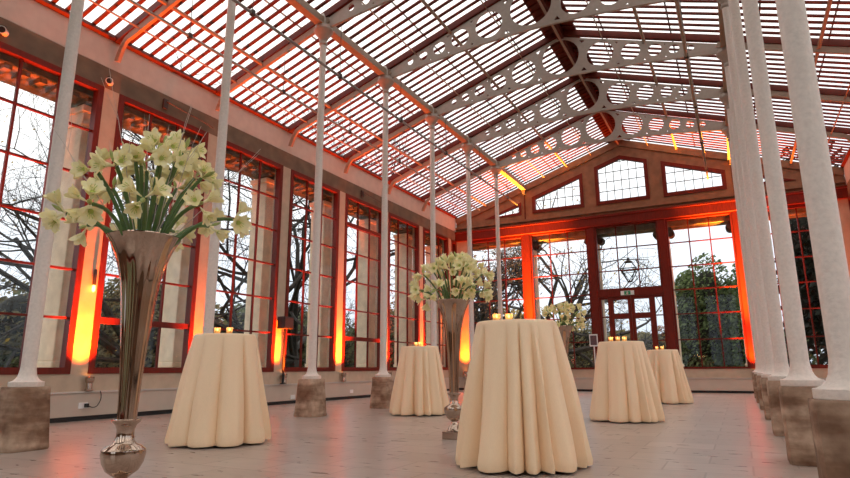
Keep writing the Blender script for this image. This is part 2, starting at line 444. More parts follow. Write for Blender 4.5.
# the dado is cut at the door by an inward step: build door threshold panel in front
wf = sgroup('wall_front_added', 'added plastered wall behind the viewer, for the vases to reflect', 'wall')  # unseen wall with windows, added to give the polished vases something to reflect
fholes = [[(x - .95, .75), (x + .95, .75), (x + .95, 5.3), (x - .95, 5.3)] for x in (-7.8, -4.12 - 1.1, XC, -1.84 + 1.1, 1.84)]
fholes[2] = [(XC - .8, .0 + .05), (XC + .8, .05), (XC + .8, 5.3), (XC - .8, 5.3)]
MB().plate([(XWL, 0), (XWR, 0), (XWR, zr(XWR)), (XC, ZA), (XWL, zr(XWL))], fholes, lambda u, v, t: (u, YS - t, v), 0, .25).build('plaster', 'stone_tan', wf)
for q, hp in enumerate(fholes):
    nwin += 1
    window('window_%d' % nwin, lambda u, w, z: (u, YS - w, z), hp[0][0], hp[1][0], hp[0][1], hp[2][1], 3, ROWS, (), 'tall red framed window in the added wall behind the viewer, number %s' % ('one', 'two', 'three', 'four', 'five')[q])
# ------------------------------------------------------------------ glazed roof
roof = sgroup('ceiling', 'pitched glass roof on slim dark red glazing bars', 'roof')
nrm = {-1: Vector((-SL, 0, 1)).normalized(), 1: Vector((SL, 0, 1)).normalized()}
edges = [LY(k) for k in range(-1, 8)] + [YE + .25]
for side in (-1, 1):
    xe = XWL - .15 if side < 0 else XWR + .15
    n = nrm[side]
    P = lambda x, y, h: Vector((x, y, zr(x))) + n * h
    for i in range(len(edges) - 1):
        y0, y1 = edges[i], edges[i + 1]; nb = 10 if i < len(edges) - 2 else round((y1 - y0) / .229)
        g = MB()
        for j in range(1, nb):
            y = y0 + (y1 - y0) * j / nb
            g.bar(P(xe, y, .068), P(XC, y, .068), .062, .032, up=n)
        g.build('glazing_bars', 'darkred', roof)
        g = MB(); g.bar(P(xe, (y0 + y1) / 2, .092), P(XC, (y0 + y1) / 2, .092), y1 - y0, .006, up=n); g.build('glass', 'roofglass', roof)
    g = MB()
    for d in (.95, 2.35, 3.95, 5.1):
        x = XC + side * d; g.bar(P(x, YS, .105), P(x, YE + .2, .105), .03, .018, up=n)
    g.build('lap_strips', 'grey_metal', roof)
    g = MB(); x0, x1 = XC, XC + side * .34
    g.bar(P(x1, (YS + YE + .25) / 2, .10), P(x0, (YS + YE + .25) / 2, .10), YE + .25 - YS, .03, up=n)
    g.build('ridge_boards', 'darkred', roof)
    g = MB(); g.bar(P(XWL + .02 if side < 0 else XWR - .02, YS, .02), P(XWL + .02 if side < 0 else XWR - .02, YE, .02), .10, .07, up=n)
    g.build('eaves_strip', 'darkred', roof)
MB().box(XC - .07, XC + .07, YS, YE, ZA - .16, ZA + .10).build('ridge_beam', 'darkred', roof)
rd = MB().tube([(XC, YS, ZA - .20), (XC, YE, ZA - .20)], .03, 8).build('ridge_rod', 'tan_iron', smooth=True)
tag(rd, 'tan iron rod running under the ridge of the roof', 'rod')
# rafters
for k in range(-1, 8):
    y = LY(k)
    for side in (-1, 1):
        xe = XWL + .03 if side < 0 else XWR - .03
        xc = XL if side < 0 else XR
        n = nrm[side]; P = lambda x, h: Vector((x, y, zr(x))) + n * h
        t = thing('roof_rafter', (0, 0, 0), '%s roof slope rafter of dark red wood, %s from the end wall' % ('left' if side < 0 else 'right', ORD[8 - k]), 'rafter', 'roof rafters')
        MB().bar(P(xe - side * .0, .02), P(XC + side * .071, .02), .10, .135, up=n).build('wooden_rafter', 'darkred', t)
        rb = MB().bar(P(xe - side * .30, -.12), P(xc - side * .10, -.12), .06, .13, up=n)
        # curved foot on the eaves beam
        pts = []
        for i in range(9):
            a = i / 8; x = xe - side * (.30 - .27 * a); pts.append(Vector((x, y, zr(x))) + n * (-.12) + Vector((0, 0, -.30 * a ** 2.4)))
        for i in range(8): rb.bar(pts[i], pts[i + 1] + (pts[i + 1] - pts[i]) * .15, .06, .10, up=n)
        rb.build('iron_rib', 'tan_iron', t)
# purlins
for side in (-1, 1):
    for nm, d, r, lb in (('purlin', 1.82, .035, 'tan iron purlin crossing the perforated trusses'), ('purlin', 4.95, .035, 'tan iron purlin above the aisle'),
                         ('purlin', .95, .014, 'thin tan rod near the ridge'), ('purlin', 2.65, .014, 'thin tan rod between purlin and column beam'), ('purlin', 5.62, .016, 'thin tan rod close to the eaves')):
        x = XC + side * d; z = zr(x) - .095 - (.0 if r > .02 else .02)
        o = MB().tube([(x, YS, z), (x, YE - .02, z)], r, 8).build(nm, 'tan_iron', smooth=True)
        tag(o, lb + ', %s roof slope' % ('left' if side < 0 else 'right'), 'purlin')

# ------------------------------------------------------------------ column-head beams, columns, trusses
for side, x in ((-1, XL), (1, XR)):
    t = thing('column_beam', (x, 0, 0), 'tan iron beam along the heads of the %s column row' % ('left' if side < 0 else 'right'), 'beam')
    MB().box(-.055, .055, YS, YE, 7.20, 7.36).build('beam', 'tan_iron', t, bevel=.02)
    MB().box(-.08, .08, YS, YE, 7.17, 7.20).build('flange', 'tan_iron', t)
def column(row, k, x):
    y = LY(k)
    if row == 'right': x += (0, .07, .045, .03, .02, .01, 0, 0)[k]
    nth = ORD[k]
    t = thing('iron_column', (x, y, 0), 'slender white iron column in the %s row, %s from the front' % (row, nth), 'column', '%s row of iron columns' % row)
    rr = random.Random(k * 7 + (3 if row == 'left' else 50))
    if row == 'left':
        pr = [(.215, 0), (.222, .02), (.214, .07), (.205, .2), (.196, .35), (.186, .48), (.180, .59), (.172, .604)]
    else:
        pr = [(.166, 0), (.172, .02), (.171, .1), (.171, .28), (.175, .31), (.175, .59), (.168, .604)]
    st = MB().lathe(pr, 28, sq=(5 if row == 'left' else 9))
    st.v = [(a * (1 + rr.uniform(-.015, .015)), b * (1 + rr.uniform(-.015, .015)), c) for a, b, c in st.v]
    st.build('stone_block', 'stone', t, smooth=True)
    MB().lathe([(.150, .604), (.156, .606), (.157, .612), (.157, .652), (.152, .656), (.140, .657), (.116, .668), (.096, .69), (.082, .72), (.073, .77), (.0695, .80)], 32).build('base_flare', 'column_paint', t, smooth=True)
    MB().lathe([(.0695, .79), (.069, 2), (.065, 4.5), (.060, 6.80)], 24).build('shaft', 'column_paint', t, smooth=True)
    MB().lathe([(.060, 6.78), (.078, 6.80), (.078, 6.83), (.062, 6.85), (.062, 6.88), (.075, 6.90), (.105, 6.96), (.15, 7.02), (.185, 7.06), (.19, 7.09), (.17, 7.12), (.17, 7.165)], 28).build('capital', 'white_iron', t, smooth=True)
    MB().lathe([(.085, 7.16), (.085, 7.36), (.07, 7.40), (.06, 7.44)], 14).build('head_boss', 'white_iron', t, smooth=True)
for k in range(1, 8):
    column('left', k, XL); column('right', k, XR)

CIR = [(0, .435, 7.92), (.905, .300, 7.765), (1.565, .205, 7.645), (2.06, .145, 7.545), (2.45, .105, 7.46), (2.77, .072, 7.40)]
def zlow(d): return 7.405 - .265 * (min(d, 3.3) / 3.3) ** 1.75
def truss(k):
    y = LY(k)
    t = thing('roof_truss', (XC, y, 0), 'perforated pale iron arched truss spanning the nave, %s from the end wall' % ORD[8 - k], 'truss', 'perforated iron trusses')
    H = (XR - XL) / 2 - .05
    cx = (XL + XR) / 2 - XC
    ztop = lambda d: ZA - .09 - SL * d
    N = 40
    up = [(-H + 2 * H * i / N) for i in range(N + 1)]
    outer = [(u, zlow(abs(u))) for u in up] + [(u, max(ztop(abs(u)), zlow(abs(u)) + .03)) for u in reversed(up)]
    hs = []
    for d, r, z in CIR:
        for s in ((1,) if d == 0 else (-1, 1)):
            hs.append([(s * d + r * math.cos(2 * pi * i / 28), z + r * math.sin(2 * pi * i / 28)) for i in range(28)])
    # little three-cornered holes between neighbouring circles
    for i in range(4):
        (d0, r0, z0), (d1, r1, z1) = CIR[i], CIR[i + 1]
        xm = d0 + r0 + (d1 - d0 - r0 - r1) * .5; zt = ztop(xm); zl = zlow(xm); e = .26 * (zt - zl) * (.5 if i else .62) * .5
        for s in (-1, 1):
            hs.append([(s * (xm - e), zt - .05 + e * SL), (s * (xm + e), zt - .05 - e * SL), (s * (xm + e * .1), zt - .05 - e * 1.25)])
            hs.append([(s * (xm - e), zl + .05), (s * (xm + e), zl + .045), (s * (xm + e * .1), zl + .05 + e * 1.3)])
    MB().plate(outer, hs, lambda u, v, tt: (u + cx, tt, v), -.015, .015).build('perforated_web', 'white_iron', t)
    f = MB()
    for i in range(N):
        a, b = (up[i] + cx, 0, zlow(abs(up[i])) - .012), (up[i + 1] + cx, 0, zlow(abs(up[i + 1])) - .012)
        f.bar(a, b, .052, .022)
    f.build('lower_flange', 'white_iron', t)
for k in range(1, 8): truss(k)

# long tubes slung under the roof
def long_tube(x, y1, label, m):
    z = 6.12
    t = thing('suspended_tube', (x, 0, z), label, 'tube')
    MB().tube([(0, YS, 0), (0, y1, 0)], .026, 8).build('tube', m, t, smooth=True)
    for k in range(-1, 8):
        h = MB(); h.tube([(0, LY(k) + .12, .02), (0, LY(k) + .12, zr(x) - z)], .006, 5)
        h.box(-.035, .035, LY(k) + .09, LY(k) + .15, -.035, .05)
        h.build('hanger', 'dark_metal', t)
long_tube(-6.10, 18.4, 'long grey tube slung beside the left column row', 'grey_metal')
long_tube(-7.47, 18.4, 'long grey tube slung over the left aisle', 'grey_metal')
long_tube(-.29, 18.4, 'long brown tube slung beside the right column row', 'tan_iron')

# ------------------------------------------------------------------ tables with cloths, candles
def cloth(seed, nf=9):
    rr = random.Random(seed); NT, NZ = 288, 30
    w = [rr.choice((.5, .8, 1.1, 1.6, 2.1)) * rr.uniform(.85, 1.15) for _ in range(nf)]; tot = sum(w); cum = [0]
    for q in w: cum.append(cum[-1] + q / tot)
    amp = [rr.uniform(.55, 1.25) for _ in range(nf)]; off = rr.random() * 2 * pi
    vamp = [rr.uniform(.5, 1.25) for _ in range(nf)]
    pw = [rr.choice((.6, .75, 1.35, 1.6)) for _ in range(nf)]
    H, RT, RB = 1.14, .325, .515
    def fold(a):
        u = (a / (2 * pi)) % 1
        for i in range(nf):
            if u <= cum[i + 1] or i == nf - 1:
                q = (u - cum[i]) / (cum[i + 1] - cum[i]); return i, q
    vs = []; fs = []
    prof = [(RT, H - .012, 0), (RT + .004, H - .03, .0)]
    for j in range(1, NZ + 1):
        s = j / NZ; z = (H - .03) * (1 - s) + .018 * s
        prof.append((RT + .004 + (RB - RT) * s ** .92, z, s))
    vs.append((0, 0, H)); 
    for r in (.15, .28, RT - .012):
        for k in range(NT): a = 2 * pi * k / NT; vs.append((r * math.cos(a), r * math.sin(a), H))
    for r, z, s in prof:
        for k in range(NT):
            a = 2 * pi * k / NT; i, q = fold(a + off)
            lobe = max(1e-6, math.sin(pi * q ** pw[i])) ** .42                       # broad lobes, narrow valleys
            va = vamp[i] * (1 - q) + vamp[(i + 1) % nf] * q
            d = ((lobe - 1) * va * .15 + .03 * lobe * amp[i]) * s ** .6
            d += .006 * math.sin(a * 23 + seed) * s + .010 * math.sin(a * 5 + 7 * s + seed) * s
            sw = .10 * math.sin(2 * pi * q) * s * .25
            zz = z
            if s > .9: zz += .012 * (1 - lobe) * (s - .9) * 10 ; d -= .03 * max(0, s - .965) * 28 * .5
            vs.append(((r + d) * math.cos(a + sw), (r + d) * math.sin(a + sw), zz))
    NR = 3 + len(prof)
    for k in range(NT):
        fs.append((0, 1 + k, 1 + (k + 1) % NT))
    for i in range(NR - 1):
        for k in range(NT):
            k2 = (k + 1) % NT; fs.append((1 + i * NT + k, 1 + (i + 1) * NT + k, 1 + (i + 1) * NT + k2, 1 + i * NT + k2))
    m = MB(); m.add(vs, fs); return m
TABLES = [(-5.02, 4.83, 'cloth beside the tall front vase'), (-4.95, 9.26, 'cloth just left of the middle vase'), (-1.645, 4.80, 'largest cloth in the middle'),
          (-1.57, 9.36, 'nearer cloth before the double door'), (-1.52, 14.25, 'farther cloth before the double door')]
CLOTH = ['cream satin floor-length tablecloth beside the tall front vase, at the left',
         'cream satin floor-length tablecloth just left of the middle vase',
         'largest cream satin tablecloth in deep folds, in the middle of the floor',
         'cream satin floor-length tablecloth on the nearer table before the double door',
         'cream satin floor-length tablecloth on the farther table before the double door']
def make_table(x, y, i):
    t = thing('cocktail_table', (x, y, 0), 'tall round white table under the ' + TABLES[i][2], 'table', 'tall round tables')
    MB().lathe([(.30, 1.085), (.31, 1.09), (.31, 1.115), (.30, 1.12)], 40).build('tabletop', 'white', t, smooth=True)
    MB().lathe([(.035, .03), (.035, 1.085)], 16).build('pole', 'grey_metal', t, smooth=True)
    MB().lathe([(.22, 0), (.22, .015), (.05, .035)], 32).build('base', 'grey_metal', t, smooth=True)
for i, (x, y, a) in enumerate(TABLES):
    make_table(x, y, i)
    o = cloth(11 + i * 5, 12 if i != 2 else 14).build('tablecloth', 'cloth', smooth=True, loc=(x, y, 0))
    o.rotation_euler[2] = i * 1.1
    if i == 2: o.scale = (1.025, 1.025, 1.0)
    tag(o, CLOTH[i], 'tablecloth', 'floor length tablecloths')
def make_votive(loc, label):
    t = thing('votive_candle', loc, label, 'candle', 'votive candles on the tables')
    g = MB(); n = 20
    g.lathe([(.026, 0), (.031, .004), (.034, .07), (.0315, .07), (.029, .008)], n); g.build('glass_cup', 'cup', t, smooth=True)
    w = MB().lathe([(.024, .010), (.024, .034), (.004, .036)], 16).build('wax', 'wax', t, smooth=True)
    MB().lathe([(.001, .036), (.007, .045), (.006, .055), (.001, .07)], 10).build('flame', 'flame', w, smooth=True)
    return t
VOT = [(0, -.02, -.10, 'left'), (0, .10, -.04, 'right'), (1, -.03, -.08, 'left'), (1, .06, -.12, 'right'),
       (2, -.15, -.06, 'left'), (2, -.06, .0, 'right'), (3, -.13, -.06, 'left'), (3, -.02, -.12, 'middle'), (3, .06, -.02, 'right'),
       (4, -.10, -.06, 'left'), (4, .02, -.12, 'right')]
WHERE = ['on the table behind the front vase', 'on the table near the left window wall', 'on the largest front table', 'on the nearer table before the door', 'on the farther table before the door']
v0 = None
for ti, dx, dy, s in VOT:
    x, y = TABLES[ti][:2]; lb = 'lit candle in small glass cup, %s one %s' % (s, WHERE[ti])
    if v0 is None: v0 = make_votive((x + dx, y + dy, 1.141), lb)
    else: dup(v0, (x + dx, y + dy, 1.141), lb)
    if s != 'middle':
        l = bpy.data.lights.new('candle_glow', 'POINT'); l.energy = .3; l.color = (1, .5, .15); l.shadow_soft_size = .02
        lo = bpy.data.objects.new('candle_glow', l); COL.objects.link(lo); lo.location = (x + dx, y + dy, 1.141 + .10)

# ------------------------------------------------------------------ tall silver vases
def make_vase(loc, label):
    t = thing('trumpet_vase', loc, label, 'vase', 'tall silver trumpet vases')
    MB().box(-.105, .105, -.105, .105, 0, .085).build('foot_block', 'silver', t, bevel=.006)
    MB().lathe([(.075, .085), (.082, .09), (.075, .11), (.05, .145), (.036, .17), (.034, .185), (.052, .20), (.085, .225), (.106, .265), (.116, .31), (.113, .335), (.092, .352), (.062, .365),
                (.05, .385), (.046, .41), (.046, .44), (.056, .465), (.076, .483), (.078, .492), (.055, .497)], 48).build('bulb', 'silver', t, smooth=True)
    prof = [(.050, .495), (.053, .60), (.060, .75), (.070, .90), (.080, 1.02), (.090, 1.14), (.103, 1.25), (.122, 1.34), (.148, 1.42), (.172, 1.475), (.195, 1.515), (.204, 1.527), (.202, 1.533), (.190, 1.524), (.16, 1.46), (.12, 1.36), (.085, 1.2), (.07, 1.0)]
    tb = MB().lathe(prof, 112)
    def flute(v):
        a = math.atan2(v[1], v[0]); k = 1 + .022 * math.cos(14 * a) * max(0, min(1, (1.46 - v[2]) / .15))
        return (v[0] * k, v[1] * k, v[2])
    tb.v = [flute(v) for v in tb.v]
    tb.build('trumpet', 'silver', t, smooth=True)
    return t
VASES = [(-3.07, 2.27), (-2.89, 6.22), (-2.92, 11.2)]
VL = ['tallest looking silver trumpet vase in the left foreground, foot below the picture', 'silver trumpet vase in the middle, between two draped tables', 'silver trumpet vase mostly hidden behind the front table']
vz = make_vase((*VASES[0], 0), VL[0])
for i in (1, 2): dup(vz, (*VASES[i], 0), VL[i])

# ------------------------------------------------------------------ amaryllis
def bloom_mesh(rr, op=1.):
    m = MB()
    for p in range(6):
        a0 = p * pi / 3 + rr.uniform(-.08, .08); inner = p % 2
        wmax = .034 if not inner else .027
        L = .115
        rows = []
        for i in range(7):
            s = i / 6
            flare = op * (.10 + 1.05 * s ** 1.6)
            # centre line: outwards and forwards, tip curling back
            rad = .008 + L * .62 * s ** 1.25 * op
            fwd = L * (.95 * s - .28 * s ** 3.2 * op) + (.004 if inner else 0)
            w = wmax * math.sin(pi * (.10 + .88 * s)) ** .8 * (1 if s < .97 else .15)
            rows.append((rad, fwd, w))
        vs = []
        for rad, fwd, w in rows:
            for q in (-1, 0, 1):
                aa = a0; rc = rad + (.006 if q == 0 else -.0) * -1; tx = q * w
                vs.append((rc * math.cos(aa) - tx * math.sin(aa), rc * math.sin(aa) + tx * math.cos(aa), fwd + (abs(q) * .008)))
        fs = [(i * 3 + j, i * 3 + j + 1, i * 3 + j + 4, i * 3 + j + 3) for i in range(6) for j in range(2)]
        m.add(vs, fs)
    m.lathe([(.004, -.05), (.006, -.03), (.011, -.01), (.012, .02)], 8)
    return m
def throat_mesh():
    m = MB()
    m.lathe([(.009, .004), (.013, .02), (.017, .035), (.003, .036)], 8)
    for q in range(6):
        a = q * pi / 3 + .4; m.tube([(0.004 * math.cos(a), .004 * math.sin(a), .02), (.012 * math.cos(a), .012 * math.sin(a), .07), (.018 * math.cos(a), .018 * math.sin(a) - .004, .088)], [.0012, .0012, .003], 4)
    return m
BLOOMS = [bloom_mesh(random.Random(q), op) for q, op in ((1, 1.), (2, .9), (3, .75))]
def keep(mb, name, m):
    o = mb.build(name, m, smooth=True); me = o.data; bpy.data.objects.remove(o); return me
BM = [keep(b, 'bloom', 'petal') for b in BLOOMS]
TM = keep(throat_mesh(), 'throat', 'throat')
BUD = keep(MB().lathe([(.003, -.03), (.005, 0), (.015, .025), (.018, .05), (.011, .085), (.002, .105)], 8), 'bud', 'bud')
def put(me, name, parent, loc, direc, sc=1., roll=0.):
    o = bpy.data.objects.new(name, me); COL.objects.link(o); o.parent = parent
    o.matrix_local = Matrix.Translation(loc) @ direc.to_track_quat('Z', 'Y').to_matrix().to_4x4() @ Matrix.Rotation(roll, 4, 'Z') @ Matrix.Scale(sc, 4)
    return o
def stem(rr, base, tilt, az, length, label, group, nb=3, sc=1., droop=0., thick=.0085):
    """one stalk from inside the vase mouth to its cluster of blooms"""
    t = thing('amaryllis_stem', base, label, 'flower', group)
    ax = Vector((math.cos(az), math.sin(az), 0)); up = Vector((0, 0, 1))
    rim = .13 * min(1, tilt / .9)
    p0 = ax * (rim * .25) + up * (-.30); p1 = ax * rim + up * .03
    d = (ax * math.sin(tilt) + up * math.cos(tilt))
    p3 = p1 + d * length + up * (-droop)
    p2 = p1 + (d + up * .35).normalized() * length * .55
    pts = []
    for i in range(13):
        s = i / 12
        pts.append(p0 * (1 - s) ** 3 + 3 * p1 * s * (1 - s) ** 2 + 3 * p2 * s * s * (1 - s) + p3 * s ** 3)
    st = MB().tube(pts, [thick + .002 * (1 - i / 12) for i in range(13)], 8).build('stalk', 'stalk', t, smooth=True)
    tip = pts[-1]; td = (pts[-1] - pts[-3]).normalized()
    side = td.cross(up); side = side.normalized() if side.length > .1 else Vector((1, 0, 0)); oth = td.cross(side)
    a0 = rr.random() * 2 * pi
    for q in range(nb):
        a = a0 + 2 * pi * q / nb + rr.uniform(-.3, .3)
        bd = (td * .35 + side * math.cos(a) + oth * math.sin(a) + ax * .35 - up * .10).normalized()
        o = put(BM[rr.randrange(3)], 'bloom', t, tip + bd * .055, bd, sc * rr.uniform(.88, 1.1), rr.random() * 3)
        th = bpy.data.objects.new('throat', TM); COL.objects.link(th); th.parent = o
    for q in range(rr.choice((1, 1, 2))):
        bd = (td * 1.0 + side * rr.uniform(-.8, .8) + oth * rr.uniform(-.8, .8)).normalized()
        put(BUD, 'bud', t, tip + bd * .02, bd, sc * rr.uniform(.7, 1.05))
    return t
def bouquet(vi, rings, label, group, sc=1.):
    rr = random.Random(40 + vi); x, y = VASES[vi]
    for n, t0, t1, l0, l1, dr in rings:
        o = rr.random() * 6.28
        for q in range(n):
            az = o + 2 * pi * q / n + rr.uniform(-.18, .18)
            stem(rr, (x, y, 1.50), rr.uniform(t0, t1), az, rr.uniform(l0, l1) * (1 + (.13 * (.89 * math.cos(az) + .46 * math.sin(az)) if vi == 0 else 0)), label, group, nb=rr.choice((3, 3, 4)), sc=sc, droop=dr, thick=.011 if vi == 0 else .0085)
bouquet(0, [(6, .08, .28, .46, .53, 0), (10, .40, .64, .38, .46, .0), (9, .85, 1.15, .32, .40, .05)],
        'ivory amaryllis stem with open blooms in the tall foreground vase', 'amaryllis in the foreground vase', .82)
bouquet(1, [(6, .08, .28, .40, .47, 0), (10, .42, .70, .34, .42, .0), (10, .90, 1.25, .26, .36, .05)],
        'ivory amaryllis stem with open blooms in the middle vase', 'amaryllis in the middle vase', .84)
bouquet(2, [(5, .08, .28, .34, .40, 0), (8, .42, .70, .28, .36, .0), (8, .90, 1.20, .18, .25, .05)],
        'ivory amaryllis stem with open blooms in the vase behind the front table', 'amaryllis in the far vase', .84)
# thin silver twigs in the front vase
rr = random.Random(5)
for q in range(12):
    az = rr.random() * 6.28; tl = rr.uniform(.1, .75); L = rr.uniform(.55, .95)
    t = MB(); d = Vector((math.cos(az) * math.sin(tl), math.sin(az) * math.sin(tl), math.cos(tl)))
    p = d * .05 + Vector((0, 0, -.2)); pts = [p.copy()]
    for i in range(8):
        p = p + d * (L + .2) / 8 + Vector((rr.uniform(-.012, .012), rr.uniform(-.012, .012), rr.uniform(-.012, .012))); pts.append(p.copy())
    t.tube(pts, [.0032 - .00025 * i for i in range(9)], 5)
    for b in (4, 6):
        e = (d + Vector((rr.uniform(-.5, .5), rr.uniform(-.5, .5), rr.uniform(-.2, .3)))).normalized()
        t.tube([pts[b], pts[b] + e * L * .13, pts[b] + e * L * .25 + d * .03], [.002, .0016, .001], 4)
    o = t.build('silver_twig', 'twig', smooth=True, loc=(*VASES[0], 1.52))
    tag(o, 'thin silvery bare twig rising among the flowers of the tall foreground vase', 'twig', 'twigs in the foreground vase')

# ------------------------------------------------------------------ uplights on the ledge
AMBER = (1., .115, .004)
def spot(name, loc, aim, energy, ang, parent=None, blend=.9, col=AMBER, size=.05):
    l = bpy.data.lights.new(name, 'SPOT'); l.energy = energy; l.spot_size = math.radians(ang); l.spot_blend = blend; l.color = col; l.shadow_soft_size = size
    o = bpy.data.objects.new(name, l); COL.objects.link(o); o.location = loc
    o.rotation_euler = (Vector(aim) - Vector(loc)).to_track_quat('-Z', 'Y').to_euler()
    return o
def make_uplight(loc, label):
    t = thing('uplight', loc, label, 'lamp', 'chrome uplights on the wall ledges')
    MB().lathe([(.055, 0), (.06, .006), (.06, .03), (.048, .036), (.045, .12), (.058, .135), (.066, .16), (.066, .215), (.058, .222), (.05, .21), (.045, .19)], 28).build('housing', 'silver', t, smooth=True)
    MB().lathe([(.052, .196), (.052, .206), (.001, .208)], 20).build('lens', 'lamp', t, smooth=True)
    return t
u0 = None
for k in range(1, 8):
    y = LY(k) + .06; p = (XWL + .085, y + .1, .446)
    lb = 'small chrome uplight on the left wall ledge by the %s pier from the front' % ORD[k]
    MBx = None
    if u0 is None: u0 = make_uplight(p, lb)
    else: dup(u0, p, lb)
    E = {2: 1200, 3: 420, 4: 800, 5: 1200, 6: 420, 7: 800, 1: 600}[k]
    spot('uplight_beam', (XWL + .30, LY(k) - (.05 if k == 4 else -.02), .55), (XWL + .04, LY(k) - (.05 if k == 4 else -.02), 3.9), E * 2.4, 74, blend=1.)
    p = (XWR - .085, y, .446)
    dup(u0, p, 'small chrome uplight on the right wall ledge by the %s pier from the front' % ORD[k])
    spot('uplight_beam', (XWR - .30, LY(k) + .02, .55), (XWR - .04, LY(k) + .02, 3.9), 900, 48, blend=1.)
for x, E, lb in ((XWL + .28, 130, 'in the far left corner'), (XL + .02, 230, 'below the left post'), (XR - .04, 230, 'below the right post'), (XWR - .28, 130, 'in the far right corner')):
    dup(u0, (x, YE - .07 - .02, .446), 'small chrome uplight on the end wall ledge, ' + lb)
    spot('uplight_beam', (x, YE - .36, .55), (x, YE - .06, 3.8), E * 14, 74, blend=1.)
for x in (XL, XR):     # the beams that reach the roof's end bay
    spot('uplight_beam', (x, YE - .45, .70), (x + (.4 if x < -3 else -.4), YE - .8, 7.3), 30000, 40, blend=.9, col=(1., .33, .03))

# ------------------------------------------------------------------ small wall fittings
def sp_box():
    t = thing('loudspeaker', (XWL + .14, LY(4) + .05, 0), 'black box loudspeaker on a thin black pole against the fourth left pier', 'speaker')
    MB().box(-.10, .11, -.16, .16, 1.66, 1.93).build('cabinet', 'black', t, bevel=.012)
    MB().box(.111, .118, -.14, .14, 1.68, 1.91).build('grille', 'dark_metal', t)
    MB().tube([(0, 0, .446), (0, 0, 1.66)], .022, 10).build('pole', 'black', t, smooth=True)
    MB().lathe([(.06, .446), (.06, .462), (.022, .47)], 20).build('foot', 'black', t, smooth=True)
sp_box()
def camera_lamp(y, z, label):
    t = thing('wall_spotlight', (XWL + .03, y, z), label, 'spotlight', 'spotlights under the eaves beam')
    MB().box(-.025, .02, -.03, .03, .02, .11).build('bracket', 'dark_metal', t)
    m = MB(); d = Vector((.75, -.62, -.2)).normalized(); b = Vector((.03, 0, 0))
    m.tube([b - d * .06, b - d * .05, b + d * .10, b + d * .12], [.03, .05, .05, .058], 20); m.build('barrel', 'white', t, smooth=True)
    m = MB(); m.tube([b + d * .1205, b + d * .124], .046, 20); m.build('front_glass', 'black', t, smooth=True)
camera_lamp(5.80, 5.62, 'white round spotlight with black face at the head of the second left pier')
camera_lamp(4.10, 5.66, 'white round spotlight at the head of the first left window')
# sockets
def socket(y, z, label):
    t = thing('wall_socket', (XWL + .0505, y, z), label, 'socket', 'sockets on the left wall panel')
    MB().box(0, .012, -.075, .075, -.045, .045).build('plate', 'white', t, bevel=.003); return t
s1 = socket(5.98, .23, 'double wall socket with a black plug on the left wall panel')
s1b = socket(10.95, .15, 'plain white wall socket right of the loudspeaker, near the floor')
s1c = socket(13.3, .19, 'plain white wall socket on the left panel near the fourth column')
pl = thing('power_plug', (XWL + .063, 6.02, .23), 'black plug with a looping cable below the uplight', 'plug')
MB().box(0, .045, -.03, .03, -.03, .03).build('plug_body', 'black', pl, bevel=.008)
cv = [(.04, 0, 0), (.08, .06, -.03), (.085, .13, -.01), (.07, .19, .08), (.05, .20, .17), (.035, .19, .212)]
pts = []
for i in range(25):
    s = i / 24 * 5; j = min(int(s), 4); a = s - j; P = [Vector(cv[max(0, min(5, j + o))]) for o in (-1, 0, 1, 2)]
    pts.append(.5 * ((2 * P[1]) + (P[2] - P[0]) * a + (2 * P[0] - 5 * P[1] + 4 * P[2] - P[3]) * a * a + (3 * P[1] - P[0] - 3 * P[2] + P[3]) * a ** 3))
MB().tube(pts, .007, 8).build('cable', 'black', pl, smooth=True)
# hanging bulb at the second pier
hb = thing('hanging_bulb', (XWL + .06, 5.93, 2.05), 'small amber bulb in a dark holder on the second left pier', 'bulb')
MB().lathe([(.022, .06), (.028, .07), (.028, .30), (.02, .32)], 14).build('holder', 'dark_metal', hb, smooth=True)
MB().lathe([(.006, -.05), (.024, -.03), (.028, .0), (.02, .06)], 14).build('glass_bulb', 'bulb', hb, smooth=True)
# pull-rod bracket on the header of the second window
br = thing('winding_gear', (XWL + .02, 6.95, 5.70), 'dark iron winding gear with a rod on the header above the second left window', 'bracket')
MB().box(-.018, .03, -.05, .05, -.09, .10).build('gear_box', 'dark_metal', br, bevel=.006)
MB().tube([(.04, 0, .05), (.04, .9, -.02), (.04, 1.15, -.06)], .012, 8).build('rod', 'dark_metal', br, smooth=True)
dup(br, (XWL + .02, LY(5) + .95, 5.70), 'dark iron winding gear with a rod on the header above the fifth left window')
# exit sign over the door
ex = thing('exit_sign', (XC - .08, YE - .06, 3.15), 'small green and white exit sign on the rail above the double door', 'sign')
MB().box(-.21, .21, -.02, .009, -.065, .075).build('plate', 'white', ex)
MB().box(-.10, .10, -.024, -.0205, -.055, .065).build('green_panel', 'green', ex)
rm = MB()
rm.box(-.012, .012, -.027, -.0245, .035, .055)
for a, b in (((.0, .03), (-.01, -.01)), ((-.01, -.01), (.02, -.03)), ((.02, -.03), (.01, -.05)), ((-.01, -.01), (-.04, -.03)), ((-.0, .02), (.035, .0)), ((0, .02), (-.03, .005))):
    rm.bar((a[0], -.0257, a[1]), (b[0], -.0257, b[1]), .0025, .012, up=(0, 0, 1) if abs(a[0] - b[0]) > .005 else (1, 0, 0))
rm.build('running_figure', 'white', ex)
# notice on a stand
ns = thing('notice_stand', (-4.06, 19.3, 0), 'small framed notice on a thin white stand before the end wall', 'sign')
MB().lathe([(.14, 0), (.14, .012), (.02, .02)], 24).build('base', 'white', ns, smooth=True)
MB().tube([(0, 0, .015), (0, 0, 1.45)], .018, 10).build('pole', 'white', ns, smooth=True)
MB().box(-.13, .13, -.032, -.012, 1.42, 1.80).build('frame', 'white', ns)
MB().box(-.10, .10, -.036, -.0325, 1.46, 1.76).build('picture', 'photo', ns)

